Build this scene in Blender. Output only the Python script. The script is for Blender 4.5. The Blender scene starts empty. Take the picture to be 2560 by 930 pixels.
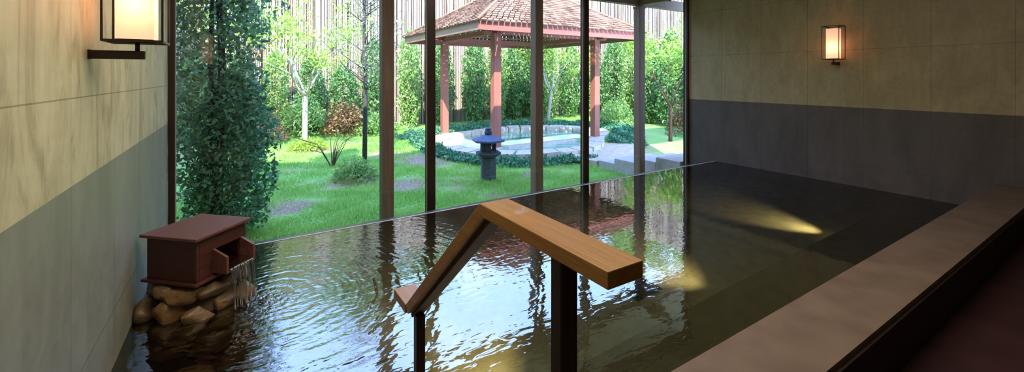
import bpy, math, random
import numpy as np
from mathutils import Vector, Matrix

R = math.radians
rnd = random.Random(7)
C = bpy.context.scene.collection
sc = bpy.context.scene

# ------------------------------------------------------------------ camera
cd = bpy.data.cameras.new('camera')
cam = bpy.data.objects.new('camera', cd); C.objects.link(cam)
cd.sensor_width = 36; cd.lens = 1069 / 2560 * 36; cd.shift_y = -275 / 2560
cd.clip_start = 0.02; cd.clip_end = 300
cam.location = (0, 0, 1.2); cam.rotation_euler = (R(90), 0, R(-32.5))
sc.camera = cam

# ------------------------------------------------------------------ sky, sun, exposure
SKY = 2.9
SUN = 3.9
sc.view_settings.view_transform = 'Standard'; sc.view_settings.look = 'None'
sc.view_settings.gamma = 1; sc.view_settings.use_curve_mapping = False
sc.view_settings.exposure = 1.8
w = bpy.data.worlds.new('sky'); sc.world = w; w.use_nodes = True
nt = w.node_tree; nt.nodes.clear()
wo = nt.nodes.new('ShaderNodeOutputWorld'); bg = nt.nodes.new('ShaderNodeBackground')
tc = nt.nodes.new('ShaderNodeTexCoord'); sx = nt.nodes.new('ShaderNodeSeparateXYZ')
cr = nt.nodes.new('ShaderNodeValToRGB')
cr.color_ramp.elements[0].position = 0.0; cr.color_ramp.elements[0].color = (0.42, 0.60, 1.0, 1)
cr.color_ramp.elements[1].position = 0.9; cr.color_ramp.elements[1].color = (0.20, 0.38, 0.9, 1)
nt.links.new(tc.outputs['Generated'], sx.inputs[0]); nt.links.new(sx.outputs[2], cr.inputs[0])
cl = nt.nodes.new('ShaderNodeTexNoise'); cl.inputs['Scale'].default_value = 2.2; cl.inputs['Detail'].default_value = 5
nt.links.new(tc.outputs['Generated'], cl.inputs['Vector'])
cr2 = nt.nodes.new('ShaderNodeValToRGB'); cr2.color_ramp.elements[0].position = .56; cr2.color_ramp.elements[1].position = .8
nt.links.new(cl.outputs[0], cr2.inputs[0])
mx = nt.nodes.new('ShaderNodeMix'); mx.data_type = 'RGBA'
nt.links.new(cr2.outputs[0], mx.inputs[0]); nt.links.new(cr.outputs[0], mx.inputs[6]); mx.inputs[7].default_value = (1, 1, 1, 1)
nt.links.new(mx.outputs[2], bg.inputs[0]); bg.inputs[1].default_value = SKY
nt.links.new(bg.outputs[0], wo.inputs[0])

def sun(direction, strength):
    l = bpy.data.lights.new('sun', 'SUN'); l.energy = strength; l.angle = R(0.6); l.color = (1, .95, .86)
    o = bpy.data.objects.new('sun', l); C.objects.link(o)
    o.rotation_euler = Vector(direction).to_track_quat('Z', 'Y').to_euler(); o.location = (-6, -14, 20)
sun((-0.55, -1.0, 1.12), SUN)

def area(name, loc, rot, sx_, sy_, e, col):
    l = bpy.data.lights.new(name, 'AREA'); l.shape = 'RECTANGLE'; l.size = sx_; l.size_y = sy_; l.energy = e; l.color = col
    o = bpy.data.objects.new(name, l); C.objects.link(o); o.location = loc; o.rotation_euler = rot
area('added_ceiling_fill', (1.3, 1.6, 2.68), (0, 0, 0), 2.8, 2.0, 23, (1, .88, .72))  # unseen warm fill light, added to brighten the room
cy = sc.cycles
cy.max_bounces = 12; cy.transparent_max_bounces = 16; cy.transmission_bounces = 8; cy.glossy_bounces = 6; cy.diffuse_bounces = 5
cy.sample_clamp_indirect = 6; cy.use_denoising = True

# ------------------------------------------------------------------ materials
def lin(h):
    h = h.lstrip('#'); out = []
    for i in (0, 2, 4):
        c = int(h[i:i+2], 16) / 255
        out.append(c / 12.92 if c <= .04045 else ((c + .055) / 1.055) ** 2.4)
    return (*out, 1)

class NM:
    """small node helper"""
    def __init__(s, name):
        s.m = bpy.data.materials.new(name); s.m.use_nodes = True
        s.t = s.m.node_tree; s.t.nodes.clear(); s.out = s.t.nodes.new('ShaderNodeOutputMaterial')
        s.tc = None
    def n(s, typ, **kw):
        x = s.t.nodes.new(typ)
        for k, v in kw.items(): setattr(x, k, v)
        return x
    def l(s, a, b): s.t.links.new(a, b)
    def co(s):
        if s.tc is None: s.tc = s.n('ShaderNodeTexCoord')
        return s.tc.outputs['Object']
    def math(s, op, a, b=None, c=None):
        x = s.n('ShaderNodeMath', operation=op)
        for i, v in enumerate((a, b, c)):
            if v is None: continue
            if isinstance(v, (int, float)): x.inputs[i].default_value = v
            else: s.l(v, x.inputs[i])
        return x.outputs[0]
    def mapping(s, scale, loc=(0, 0, 0), rot=(0, 0, 0), src=None):
        x = s.n('ShaderNodeMapping'); x.inputs['Scale'].default_value = scale
        x.inputs['Location'].default_value = loc; x.inputs['Rotation'].default_value = rot
        s.l(src or s.co(), x.inputs[0]); return x.outputs[0]
    def noise(s, vec, scale, detail=3, rough=.5, dist=0):
        x = s.n('ShaderNodeTexNoise'); x.inputs['Scale'].default_value = scale; x.inputs['Detail'].default_value = detail
        x.inputs['Roughness'].default_value = rough; x.inputs['Distortion'].default_value = dist
        if vec is not None: s.l(vec, x.inputs['Vector'])
        return x.outputs[0]
    def ramp(s, fac, stops):
        x = s.n('ShaderNodeValToRGB'); e = x.color_ramp.elements
        while len(e) < len(stops): e.new(.5)
        for i, (p, c) in enumerate(stops): e[i].position = p; e[i].color = lin(c) if isinstance(c, str) else c
        s.l(fac, x.inputs[0]); return x.outputs[0]
    def mix(s, fac, a, b, blend='MIX'):
        x = s.n('ShaderNodeMix', data_type='RGBA', blend_type=blend)
        for i, v in ((0, fac), (6, a), (7, b)):
            if isinstance(v, str): x.inputs[i].default_value = lin(v)
            elif isinstance(v, (int, float, tuple)): x.inputs[i].default_value = v
            else: s.l(v, x.inputs[i])
        return x.outputs[2]
    def bump(s, h, dist=.01, strength=1):
        x = s.n('ShaderNodeBump'); x.inputs['Distance'].default_value = dist; x.inputs['Strength'].default_value = strength
        s.l(h, x.inputs['Height']); return x.outputs[0]
    def principled(s, col, rough=.5, metal=0, bump=None, spec=.5, **kw):
        p = s.n('ShaderNodeBsdfPrincipled')
        if isinstance(col, str): p.inputs['Base Color'].default_value = lin(col)
        elif isinstance(col, tuple): p.inputs['Base Color'].default_value = col
        else: s.l(col, p.inputs['Base Color'])
        if isinstance(rough, (int, float)): p.inputs['Roughness'].default_value = rough
        else: s.l(rough, p.inputs['Roughness'])
        p.inputs['Metallic'].default_value = metal; p.inputs['Specular IOR Level'].default_value = spec
        if bump is not None: s.l(bump, p.inputs['Normal'])
        for k, v in kw.items(): p.inputs[k].default_value = v
        s.l(p.outputs[0], s.out.inputs[0]); return s.m

def mat_plain(name, c1, c2=None, scale=8, rough=.6, bump=.003, stretch=(1, 1, 1), spec=.4, metal=0):
    m = NM(name); v = m.mapping(stretch); f = m.noise(v, scale, 4)
    col = m.ramp(f, [(.3, c1), (.7, c2 or c1)])
    return m.principled(col, rough, metal, m.bump(f, bump), spec)

def mat_wall(name, axis, upper_joint, cs=('#a89974', '#bfb28c', '#cdc29f', '#5c5755', '#736d6a')):
    """stone panel cladding: pale above, slate grey below, thin joints"""
    m = NM(name); sp = m.n('ShaderNodeSeparateXYZ'); m.l(m.co(), sp.inputs[0])
    z = sp.outputs[2]; h = sp.outputs[axis]
    streak = m.noise(m.mapping((2.2, 2.2, .7)), 2.6, 5, .6, .6)
    blot = m.noise(m.mapping((3.4, 3.4, 1.1), rot=(R(16), R(16), 0)), 2.1, 4, .65, 1.2)
    fine = m.noise(m.mapping((1, 1, 1)), 26, 4)
    up = m.ramp(streak, [(.32, cs[0]), (.5, cs[1]), (.68, cs[2])])
    lo = m.ramp(streak, [(.3, cs[3]), (.7, cs[4])])
    up = m.mix(m.math('MULTIPLY', m.math('GREATER_THAN', blot, 0), .55), up, m.ramp(blot, [(.34, cs[2]), (.5, cs[1]), (.66, '#8f7f60')]))
    low = m.math('LESS_THAN', z, .857)
    col = m.mix(low, up, lo)
    col = m.mix(.12, col, m.ramp(fine, [(.3, '#555555'), (.7, '#dddddd')]), 'OVERLAY')
    # joints
    jx = m.math('ABSOLUTE', m.math('SUBTRACT', m.math('FRACT', m.math('DIVIDE', m.math('SUBTRACT', h, .78), .535)), .5))
    jv = m.math('GREATER_THAN', jx, .5 - .0035)
    def hz(zz): return m.math('LESS_THAN', m.math('ABSOLUTE', m.math('SUBTRACT', z, zz)), .0022)
    j = m.math('MAXIMUM', jv, hz(.23))
    for zz in (upper_joint, upper_joint + .63, -.4): j = m.math('MAXIMUM', j, hz(zz))
    col = m.mix(m.math('MULTIPLY', j, .5), col, '#3e3a30')
    return m.principled(col, m.math('MULTIPLY_ADD', fine, .25, .35), 0, m.bump(m.math('SUBTRACT', m.math('MULTIPLY', streak, .25), j), .002), .35)

def mat_wood(name, c1, c2, axis=0, rough=.4, scale=6, spec=.4, coat=0):
    m = NM(name); st = [14, 14, 14]; st[axis] = .8
    v = m.mapping(tuple(st)); f = m.noise(v, scale * .5, 5, .6, .4)
    g = m.noise(m.mapping(tuple(2.5 * q for q in st)), scale, 3)
    col = m.ramp(f, [(.3, c1), (.7, c2)]); col = m.mix(.25, col, m.ramp(g, [(.35, c1), (.65, c2)]))
    return m.principled(col, rough, 0, m.bump(g, .0008), spec, **{'Coat Weight': coat})

def mat_leaf(name, c1, c2, c3, trans=.35, rough=.45):
    m = NM(name); g = m.n('ShaderNodeNewGeometry')
    col = m.ramp(g.outputs['Random Per Island'], [(0, c1), (.5, c2), (1, c3)])
    p = m.n('ShaderNodeBsdfPrincipled'); m.l(col, p.inputs['Base Color']); p.inputs['Roughness'].default_value = rough
    p.inputs['Specular IOR Level'].default_value = .35
    t = m.n('ShaderNodeBsdfTranslucent'); m.l(col, t.inputs[0])
    x = m.n('ShaderNodeMixShader'); x.inputs[0].default_value = trans
    m.l(p.outputs[0], x.inputs[1]); m.l(t.outputs[0], x.inputs[2]); m.l(x.outputs[0], m.out.inputs[0]); return m.m

def schlick(m, f0):
    g = m.n('ShaderNodeNewGeometry'); d = m.n('ShaderNodeVectorMath', operation='DOT_PRODUCT')
    m.l(g.outputs['Normal'], d.inputs[0]); m.l(g.outputs['Incoming'], d.inputs[1])
    c = m.math('ABSOLUTE', d.outputs['Value'])
    return m.math('MULTIPLY_ADD', m.math('POWER', m.math('SUBTRACT', 1.0, c), 5), 1 - f0, f0)
def mat_glass(name):
    m = NM(name); fac = schlick(m, .035)
    t = m.n('ShaderNodeBsdfTransparent'); t.inputs[0].default_value = (.98, .99, .985, 1)
    g = m.n('ShaderNodeBsdfGlossy'); g.inputs['Roughness'].default_value = 0
    x = m.n('ShaderNodeMixShader'); m.l(fac, x.inputs[0]); m.l(t.outputs[0], x.inputs[1]); m.l(g.outputs[0], x.inputs[2])
    m.l(x.outputs[0], m.out.inputs[0]); return m.m

SP = (.13, 2.62)        # where the spout's water lands
def mat_water(name):
    m = NM(name); geo = m.n('ShaderNodeNewGeometry')
    pos = geo.outputs['Position']
    sp = m.n('ShaderNodeSeparateXYZ'); m.l(pos, sp.inputs[0])
    dx = m.math('SUBTRACT', sp.outputs[0], SP[0]); dy = m.math('SUBTRACT', sp.outputs[1], SP[1])
    d = m.math('SQRT', m.math('ADD', m.math('MULTIPLY', dx, dx), m.math('MULTIPLY', dy, dy)))
    nz = m.noise(m.mapping((1, 1, 1), src=pos), 3.2, 4, .6)
    dd = m.math('ADD', d, m.math('MULTIPLY', nz, .16))
    ring1 = m.math('SINE', m.math('MULTIPLY', dd, 2 * math.pi / .047))
    ring2 = m.math('SINE', m.math('MULTIPLY', dd, 2 * math.pi / .083))
    patch = m.noise(m.mapping((1, 1, 1), loc=(3, 1, 0), src=pos), 7, 3, .6)
    am = m.math('MULTIPLY', m.math('POWER', math.e, m.math('MULTIPLY', d, -1.25)), m.math('ADD', m.math('MULTIPLY', patch, 1.6), -.25))
    near = m.math('MULTIPLY', m.math('POWER', math.e, m.math('MULTIPLY', d, -8.0)), m.noise(m.mapping((1, 1, 1), src=pos), 38, 2, .5))
    h = m.math('MULTIPLY', m.math('ADD', m.math('MULTIPLY', ring1, .0007), m.math('MULTIPLY', ring2, .0010)), am)
    h = m.math('ADD', h, m.math('MULTIPLY', near, .007))
    fade = m.math('ADD', m.math('MULTIPLY', m.math('POWER', math.e, m.math('MULTIPLY', d, -.55)), 1.0), .02)
    w1 = m.noise(m.mapping((.55, 1.3, 1), rot=(0, 0, R(-22)), src=pos), 17, 2, .5, .6)
    w2 = m.noise(m.mapping((1, 1, 1), src=pos), 5, 2, .5)
    h = m.math('ADD', h, m.math('MULTIPLY', m.math('ADD', m.math('MULTIPLY', w1, .0022), m.math('MULTIPLY', w2, .0022)), fade))
    b = m.n('ShaderNodeBump'); b.inputs['Distance'].default_value = 1; m.l(h, b.inputs['Height'])
    fr = m.n('ShaderNodeFresnel'); fr.inputs[0].default_value = 2.5; m.l(b.outputs[0], fr.inputs['Normal'])
    rf = m.n('ShaderNodeBsdfRefraction'); rf.inputs['IOR'].default_value = 1.33; rf.inputs['Roughness'].default_value = 0
    rf.inputs['Color'].default_value = (.90, .92, .80, 1); m.l(b.outputs[0], rf.inputs['Normal'])
    gl = m.n('ShaderNodeBsdfGlossy'); gl.inputs['Roughness'].default_value = 0.0; m.l(b.outputs[0], gl.inputs['Normal'])
    x = m.n('ShaderNodeMixShader'); m.l(fr.outputs[0], x.inputs[0]); m.l(rf.outputs[0], x.inputs[1]); m.l(gl.outputs[0], x.inputs[2])
    m.l(x.outputs[0], m.out.inputs[0]); return m.m

M = {}
M['wall_l'] = mat_wall('panel_wall_left_lit', 1, 1.13, ('#b5ac8a', '#cbc29f', '#d8d0b2', '#828376', '#94968a'))  # same panels as the right wall, paler: window light put into the colour
M['wall_r'] = mat_wall('panel_wall_right_dimmed', 1, 1.49, ('#90805f', '#a08f6d', '#ab9b79', '#4d4543', '#5f5653'))  # same panels, colour darkened to paint in the dimmer light on this wall
M['wall_b'] = mat_wall('panel_wall_back', 0, 1.49)
M['ceiling'] = mat_plain('ceiling_paint', '#8a7c68', '#948671', 3, .8)
M['floor'] = mat_plain('floor_dark_red_stone', '#2c1517', '#3a1d1e', 5, .6, .002)
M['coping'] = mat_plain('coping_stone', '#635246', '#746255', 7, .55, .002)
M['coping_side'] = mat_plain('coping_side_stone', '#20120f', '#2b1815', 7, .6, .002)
M['poolfloor'] = mat_plain('pool_floor_stone', '#6f6c5a', '#858270', 9, .6, .002)
M['bench'] = mat_plain('pool_bench_stone', '#55503f', '#645e4c', 9, .6, .002)
M['poolrim'] = mat_plain('pale_wet_lip', '#c8c8c4', '#dededa', 12, .3, .001)
M['pooledge'] = mat_plain('wet_edge_stone', '#2b2f38', '#3a3d44', 9, .3, .001)
M['water'] = mat_water('pool_water')
M['glass'] = mat_glass('window_glass')
M['frame'] = mat_plain('bronze_window_frame', '#2a1f1b', '#31241f', 20, .35, .0002, spec=.5)
M['seal'] = mat_plain('pale_gasket', '#a59d92', '#b0a89c', 20, .5, .0002)
M['postwood'] = mat_wood('weathered_post_wood', '#735a4c', '#927766', 2, .55)
M['redwood'] = mat_wood('red_stained_column_wood', '#97584a', '#af6f60', 2, .55)
M['fascia'] = mat_wood('red_stained_fascia_wood', '#9c594c', '#b26f61', 0, .55)
M['sidefascia'] = mat_wood('tan_fascia_wood', '#7d6450', '#9a7f68', 1, .6)
M['rafter'] = mat_wood('pale_rafter_wood', '#a89680', '#c8b79f', 0, .6)
M['cedar'] = mat_wood('dark_red_box_wood', '#402019', '#59322a', 0, .42)
M['cedarlid'] = mat_wood('box_lid_wood', '#5f3a32', '#7b5046', 0, .38)
M['cedaredge'] = mat_wood('cut_wood_edge', '#8a5540', '#a06a50', 0, .5)
M['rail'] = mat_wood('honey_handrail_wood', '#855c26', '#a87838', 1, .36, coat=.1)
M['railpost'] = mat_wood('dark_handrail_post_wood', '#24100b', '#341a12', 2, .35)
M['railunder'] = mat_wood('dark_rail_batten', '#2c1712', '#3d221b', 1, .5)
M['blackmetal'] = mat_plain('dark_bronze_lamp_metal', '#231816', '#2c1f1c', 20, .4, .0002, metal=.0)
M['steel'] = mat_plain('steel', '#777777', '#999999', 20, .3, .0002, metal=1)
M['lantern'] = mat_plain('blue_grey_granite', '#424b5c', '#5a6577', 30, .7, .004)
M['lanterndark'] = mat_plain('dark_granite_roof', '#3d4a66', '#54648a', 30, .6, .004)
M['rimstone'] = mat_plain('pale_garden_stone', '#b9afa5', '#dcd4ca', 14, .8, .01)
M['pathstone'] = mat_plain('beige_path_stone', '#b4a291', '#d2c1ae', 10, .8, .006)
M['stepside'] = mat_plain('grey_step_stone', '#a9a4a0', '#bcb6b1', 10, .8, .004)
M['bark'] = mat_plain('pale_bark', '#b5aa98', '#ded6c8', 22, .9, .01)
M['barkdark'] = mat_plain('dark_bark', '#3e3c40', '#5a5654', 22, .9, .01)
M['barkbrown'] = mat_plain('brown_bark', '#5b3d31', '#7e5a49', 22, .9, .01)
M['soil'] = mat_plain('soil', '#4b3a2c', '#66503e', 8, .95, .02)
M['leaf_dark'] = mat_leaf('dark_ivy_leaf', '#476f4c', '#719f77', '#b4d4bb', .4)
M['leaf_col'] = mat_leaf('columnar_shrub_leaf', '#3f6e3a', '#659653', '#9cc47c', .35)
M['leaf_yel'] = mat_leaf('yellow_green_leaf', '#7da437', '#a6c550', '#d0e27c', .5)
M['leaf_gry'] = mat_leaf('grey_green_leaf', '#6d8060', '#8d9d76', '#b0b890', .4)
M['leaf_cover'] = mat_leaf('ground_cover_leaf', '#356e50', '#569570', '#8ec29c', .3)
M['leaf_lite'] = mat_leaf('light_shrub_leaf', '#6a9850', '#93bb66', '#c4da94', .4)
M['leaf_russet'] = mat_leaf('russet_shrub_leaf', '#6b4a34', '#8c6a48', '#a99a6a', .3)
M['grass'] = mat_leaf('grass_blade', '#82b95a', '#a6d672', '#cdea98', .5, .5)

PATCHES = [(3.0, 7.7, .75), (2.2, 6.3, .5), (1.5, 6.9, .5), (2.5, 8.5, .5), (1.2, 9.7, .6), (3.1, 5.2, .3), (4.2, 5.9, .3), (.5, 6.1, .35)]
def mat_lawn():
    m = NM('lawn_ground'); n1 = m.noise(m.co(), 1.3, 4, .6); n2 = m.noise(m.co(), 40, 3)
    col = m.ramp(n1, [(.36, '#86b862'), (.50, '#9cc774'), (.60, '#a3ab78'), (.68, '#b09a84')])
    col = m.mix(.35, col, m.ramp(n2, [(.3, '#4a7c34'), (.7, '#b4d284')]))
    sp = m.n('ShaderNodeSeparateXYZ'); m.l(m.co(), sp.inputs[0]); best = None
    for (px_, py_, pr_) in PATCHES:
        dx = m.math('SUBTRACT', sp.outputs[0], px_); dy = m.math('MULTIPLY', m.math('SUBTRACT', sp.outputs[1], py_), 1.2)
        v_ = m.math('MULTIPLY_ADD', m.math('SQRT', m.math('ADD', m.math('MULTIPLY', dx, dx), m.math('MULTIPLY', dy, dy))), -1/pr_, 1.15)
        best = v_ if best is None else m.math('MAXIMUM', best, v_)
    d = m.math('ADD', best, m.math('MULTIPLY_ADD', m.noise(m.co(), 7, 4), 1.2, -.6))
    f = m.n('ShaderNodeClamp'); m.l(m.math('MULTIPLY', d, 2.0), f.inputs[0])
    col = m.mix(f.outputs[0], col, m.ramp(n2, [(.3, '#8c7363'), (.7, '#b7a08e')]))
    return m.principled(col, .9, 0, m.bump(n2, .03), .1)
M['lawn'] = mat_lawn()

def mat_bamboo():
    m = NM('bleached_bamboo'); g = m.n('ShaderNodeNewGeometry')
    col = m.ramp(g.outputs['Random Per Island'], [(0, '#54473b'), (.2, '#8f7d6c'), (.55, '#b5a592'), (1, '#d2c6b6')])
    f = m.noise(m.mapping((6, 6, .8)), 3, 4)
    col = m.mix(.35, col, m.ramp(f, [(.3, '#7d6a58'), (.7, '#e0d2bd')]))
    return m.principled(col, .7, 0, None, .2)
M['bamboo'] = mat_bamboo()

def mat_shingle():
    m = NM('clay_brown_shingle'); g = m.n('ShaderNodeNewGeometry')
    col = m.ramp(g.outputs['Random Per Island'], [(0, '#664b3b'), (.5, '#866853'), (1, '#a2836c')])
    return m.principled(col, .85, 0, m.bump(m.noise(m.co(), 40, 3), .004), .2)
M['shingle'] = mat_shingle()

def mat_stone():
    m = NM('brown_field_stone'); oi = m.n('ShaderNodeObjectInfo')
    f = m.noise(m.co(), 16, 5, .6)
    base = m.ramp(oi.outputs['Random'], [(0, '#4a3a28'), (.5, '#6b5236'), (1, '#946838')])
    col = m.mix(.5, base, m.ramp(f, [(.3, '#372a1d'), (.55, '#735a3c'), (.8, '#a88e66')]))
    return m.principled(col, .45, 0, m.bump(f, .012), .5)
M['stone'] = mat_stone()

def mat_gpool():
    m = NM('garden_pool_water'); n = m.noise(m.mapping((1, 1, 1)), 3, 3)
    col = m.ramp(n, [(.35, '#6fa99a'), (.65, '#b9dccd')])
    d = m.n('ShaderNodeBsdfDiffuse'); m.l(col, d.inputs[0])
    b = m.bump(m.noise(m.co(), 6, 2), .004)
    g = m.n('ShaderNodeBsdfGlossy'); g.inputs['Roughness'].default_value = .02; m.l(b, g.inputs['Normal'])
    fr = m.n('ShaderNodeFresnel'); fr.inputs[0].default_value = 1.33; m.l(b, fr.inputs['Normal'])
    x = m.n('ShaderNodeMixShader'); m.l(fr.outputs[0], x.inputs[0]); m.l(d.outputs[0], x.inputs[1]); m.l(g.outputs[0], x.inputs[2])
    m.l(x.outputs[0], m.out.inputs[0]); return m.m
M['gpool'] = mat_gpool()

def mat_shade():
    m = NM('lit_lamp_shade')
    d = m.n('ShaderNodeBsdfDiffuse'); d.inputs[0].default_value = lin('#e8d0bc')
    t = m.n('ShaderNodeBsdfTranslucent'); t.inputs[0].default_value = lin('#d9a883')
    x = m.n('ShaderNodeMixShader'); x.inputs[0].default_value = .22
    m.l(d.outputs[0], x.inputs[1]); m.l(t.outputs[0], x.inputs[2])
    e = m.n('ShaderNodeEmission'); e.inputs[0].default_value = (1, .70, .52, 1); e.inputs[1].default_value = .13
    a = m.n('ShaderNodeAddShader'); m.l(x.outputs[0], a.inputs[0]); m.l(e.outputs[0], a.inputs[1])
    m.l(a.outputs[0], m.out.inputs[0]); return m.m
M['shade'] = mat_shade()

def mat_emit(name, col, s):
    m = NM(name); e = m.n('ShaderNodeEmission'); e.inputs[0].default_value = col; e.inputs[1].default_value = s
    m.l(e.outputs[0], m.out.inputs[0]); return m.m
M['poollamp'] = mat_emit('pool_lamp_lens', (1, .78, .35, 1), 3)
def mat_splash():
    m = NM('falling_water'); fac = schlick(m, .05)
    t = m.n('ShaderNodeBsdfTransparent'); t.inputs[0].default_value = (.93, .95, .97, 1)
    g = m.n('ShaderNodeBsdfGlossy'); g.inputs['Roughness'].default_value = .08
    x = m.n('ShaderNodeMixShader'); m.l(m.math('ADD', fac, .35), x.inputs[0]); m.l(t.outputs[0], x.inputs[1]); m.l(g.outputs[0], x.inputs[2])
    m.l(x.outputs[0], m.out.inputs[0]); return m.m
M['splash'] = mat_splash()

# ------------------------------------------------------------------ mesh builders
class MB:
    def __init__(s): s.v = []; s.f = []; s.mi = []; s.smooth = []
    def add(s, vs, fs, mi=0, sm=False, mt=None):
        b = len(s.v)
        s.v += [tuple(mt @ Vector(p)) if mt is not None else tuple(p) for p in vs]
        s.f += [tuple(b + i for i in f) for f in fs]; s.mi += [mi] * len(fs); s.smooth += [sm] * len(fs)
        return s
    def box(s, a, b, mi=0, mt=None, bev=0.0):
        x0, y0, z0 = a; x1, y1, z1 = b
        if bev <= 0:
            vs = [(x0,y0,z0),(x1,y0,z0),(x1,y1,z0),(x0,y1,z0),(x0,y0,z1),(x1,y0,z1),(x1,y1,z1),(x0,y1,z1)]
            return s.add(vs, [(3,2,1,0),(4,5,6,7),(0,1,5,4),(1,2,6,5),(2,3,7,6),(3,0,4,7)], mi, False, mt)
        c = [(x0+x1)/2, (y0+y1)/2, (z0+z1)/2]; h = [(x1-x0)/2, (y1-y0)/2, (z1-z0)/2]
        idx = {}; vs = []
        for sx_ in (-1, 1):
            for sy_ in (-1, 1):
                for sz_ in (-1, 1):
                    for ax in range(3):
                        sg = (sx_, sy_, sz_); p = [c[i] + sg[i] * (h[i] - (0 if i == ax else bev)) for i in range(3)]
                        idx[(sx_, sy_, sz_, ax)] = len(vs); vs.append(tuple(p))
        fs = []
        for ax in range(3):
            o = [i for i in range(3) if i != ax]
            for sg in (-1, 1):
                q = []
                for (a_, b_) in ((-1,-1),(1,-1),(1,1),(-1,1)):
                    k = [0,0,0]; k[ax] = sg; k[o[0]] = a_; k[o[1]] = b_; q.append(idx[(*k, ax)])
                if (sg > 0) == (ax == 1): q.reverse()
                fs.append(tuple(q))
        for ax in range(3):            # edges along ax
            o = [i for i in range(3) if i != ax]
            for a_ in (-1, 1):
                for b_ in (-1, 1):
                    q = []
                    for (e, fa) in ((-1, o[0]), (1, o[0]), (1, o[1]), (-1, o[1])):
                        k = [0,0,0]; k[ax] = e; k[o[0]] = a_; k[o[1]] = b_; q.append(idx[(*k, fa)])
                    fs.append(tuple(q))
        for sx_ in (-1, 1):
            for sy_ in (-1, 1):
                for sz_ in (-1, 1):
                    fs.append(tuple(idx[(sx_, sy_, sz_, a_)] for a_ in range(3)))
        return s.add(vs, fs, mi, False, mt)
    def tube(s, pts, rad, n=8, mi=0, cap=True):
        pts = [Vector(p) for p in pts]; rings = []; up = Vector((0, 0, 1)); vs = []
        for i, p in enumerate(pts):
            d = (pts[min(i+1, len(pts)-1)] - pts[max(i-1, 0)]).normalized()
            ref = Vector((1, 0, 0)) if abs(d.z) > .9 else up
            a = d.cross(ref).normalized(); b = d.cross(a).normalized()
            r = rad[i] if isinstance(rad, (list, tuple)) else rad
            vs += [tuple(p + a * r * math.cos(2*math.pi*k/n) + b * r * math.sin(2*math.pi*k/n)) for k in range(n)]
        fs = []
        for i in range(len(pts)-1):
            for k in range(n):
                fs.append((i*n+k, i*n+(k+1)%n, (i+1)*n+(k+1)%n, (i+1)*n+k))
        if cap: fs += [tuple(range(n-1, -1, -1)), tuple(range((len(pts)-1)*n, len(pts)*n))]
        return s.add(vs, fs, mi, True)
    def lathe(s, prof, n=24, c=(0, 0, 0), mi=0, rot=0, sm=True):
        vs = []; fs = []
        for (r, z) in prof:
            for k in range(n):
                a = rot + 2*math.pi*k/n; vs.append((c[0] + r*math.cos(a), c[1] + r*math.sin(a), c[2] + z))
        for i in range(len(prof)-1):
            for k in range(n): fs.append((i*n+k, i*n+(k+1)%n, (i+1)*n+(k+1)%n, (i+1)*n+k))
        fs += [tuple(range(n-1, -1, -1)), tuple(range((len(prof)-1)*n, len(prof)*n))]
        return s.add(vs, fs, mi, sm)
    def prism(s, poly, z0, z1, mi=0, mt=None):
        n = len(poly)
        vs = [(x, y, z0) for x, y in poly] + [(x, y, z1) for x, y in poly]
        fs = [tuple(range(n-1, -1, -1)), tuple(range(n, 2*n))] + [(i, (i+1)%n, n+(i+1)%n, n+i) for i in range(n)]
        return s.add(vs, fs, mi, False, mt)
    def build(s, name, mats, parent=None):
        me = bpy.data.meshes.new(name); me.from_pydata(s.v, [], s.f)
        if not isinstance(mats, (list, tuple)): mats = [mats]
        for m in mats: me.materials.append(m)
        me.polygons.foreach_set('material_index', s.mi); me.polygons.foreach_set('use_smooth', s.smooth); me.update()
        o = bpy.data.objects.new(name, me); C.objects.link(o)
        if parent: o.parent = parent
        return o

def tag(o, label=None, cat=None, group=None, kind=None):
    if label: o['label'] = label
    if cat: o['category'] = cat
    if group: o['group'] = group
    if kind: o['kind'] = kind
    return o
def empty(name, loc=(0, 0, 0), rz=0):
    o = bpy.data.objects.new(name, None); C.objects.link(o); o.location = loc; o.rotation_euler = (0, 0, rz); o.empty_display_size = .1
    return o
def copy_tree(o, parent=None):
    c = o.copy(); C.objects.link(c)
    if parent: c.parent = parent
    for ch in list(o.children): copy_tree(ch, c)
    return c
def np_mesh(name, verts, quads, mat, parent=None, nv=4):
    me = bpy.data.meshes.new(name); verts = np.asarray(verts, dtype=np.float32); quads = np.asarray(quads, dtype=np.int32)
    me.vertices.add(len(verts)); me.vertices.foreach_set('co', verts.ravel())
    me.loops.add(quads.size); me.loops.foreach_set('vertex_index', quads.ravel())
    me.polygons.add(len(quads)); me.polygons.foreach_set('loop_start', np.arange(len(quads), dtype=np.int32) * nv)
    me.update(calc_edges=True); me.validate()
    me.materials.append(mat); o = bpy.data.objects.new(name, me); C.objects.link(o)
    if parent: o.parent = parent
    return o
def leaves(name, pts, size, mat, parent=None, seed=0, flat=0.0, aspect=.5):
    """one pointed, slightly folded leaf at every point"""
    g = np.random.default_rng(seed); n = len(pts); pts = np.asarray(pts, dtype=np.float64)
    d = g.normal(size=(n, 3)); d[:, 2] *= (1 - flat); d /= np.linalg.norm(d, axis=1)[:, None]
    q = g.normal(size=(n, 3)); s_ = np.cross(d, q); s_ /= np.linalg.norm(s_, axis=1)[:, None]
    nn = np.cross(d, s_)
    L = size * (.6 + .8 * g.random(n))[:, None]
    a = pts; b = pts + d * L * .5 + s_ * L * aspect * .5 + nn * L * .08
    c = pts + d * L; e = pts + d * L * .5 - s_ * L * aspect * .5 + nn * L * .08
    v = np.stack([a, b, c, e], 1).reshape(-1, 3)
    return np_mesh(name, v, np.arange(4 * n).reshape(-1, 4), mat, parent)

def smooth(t): t = max(0, min(1, t)); return t * t * (3 - 2 * t)
def ground(x, y): return -.35 - .15 * smooth((9 - y) / 4.0)

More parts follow.
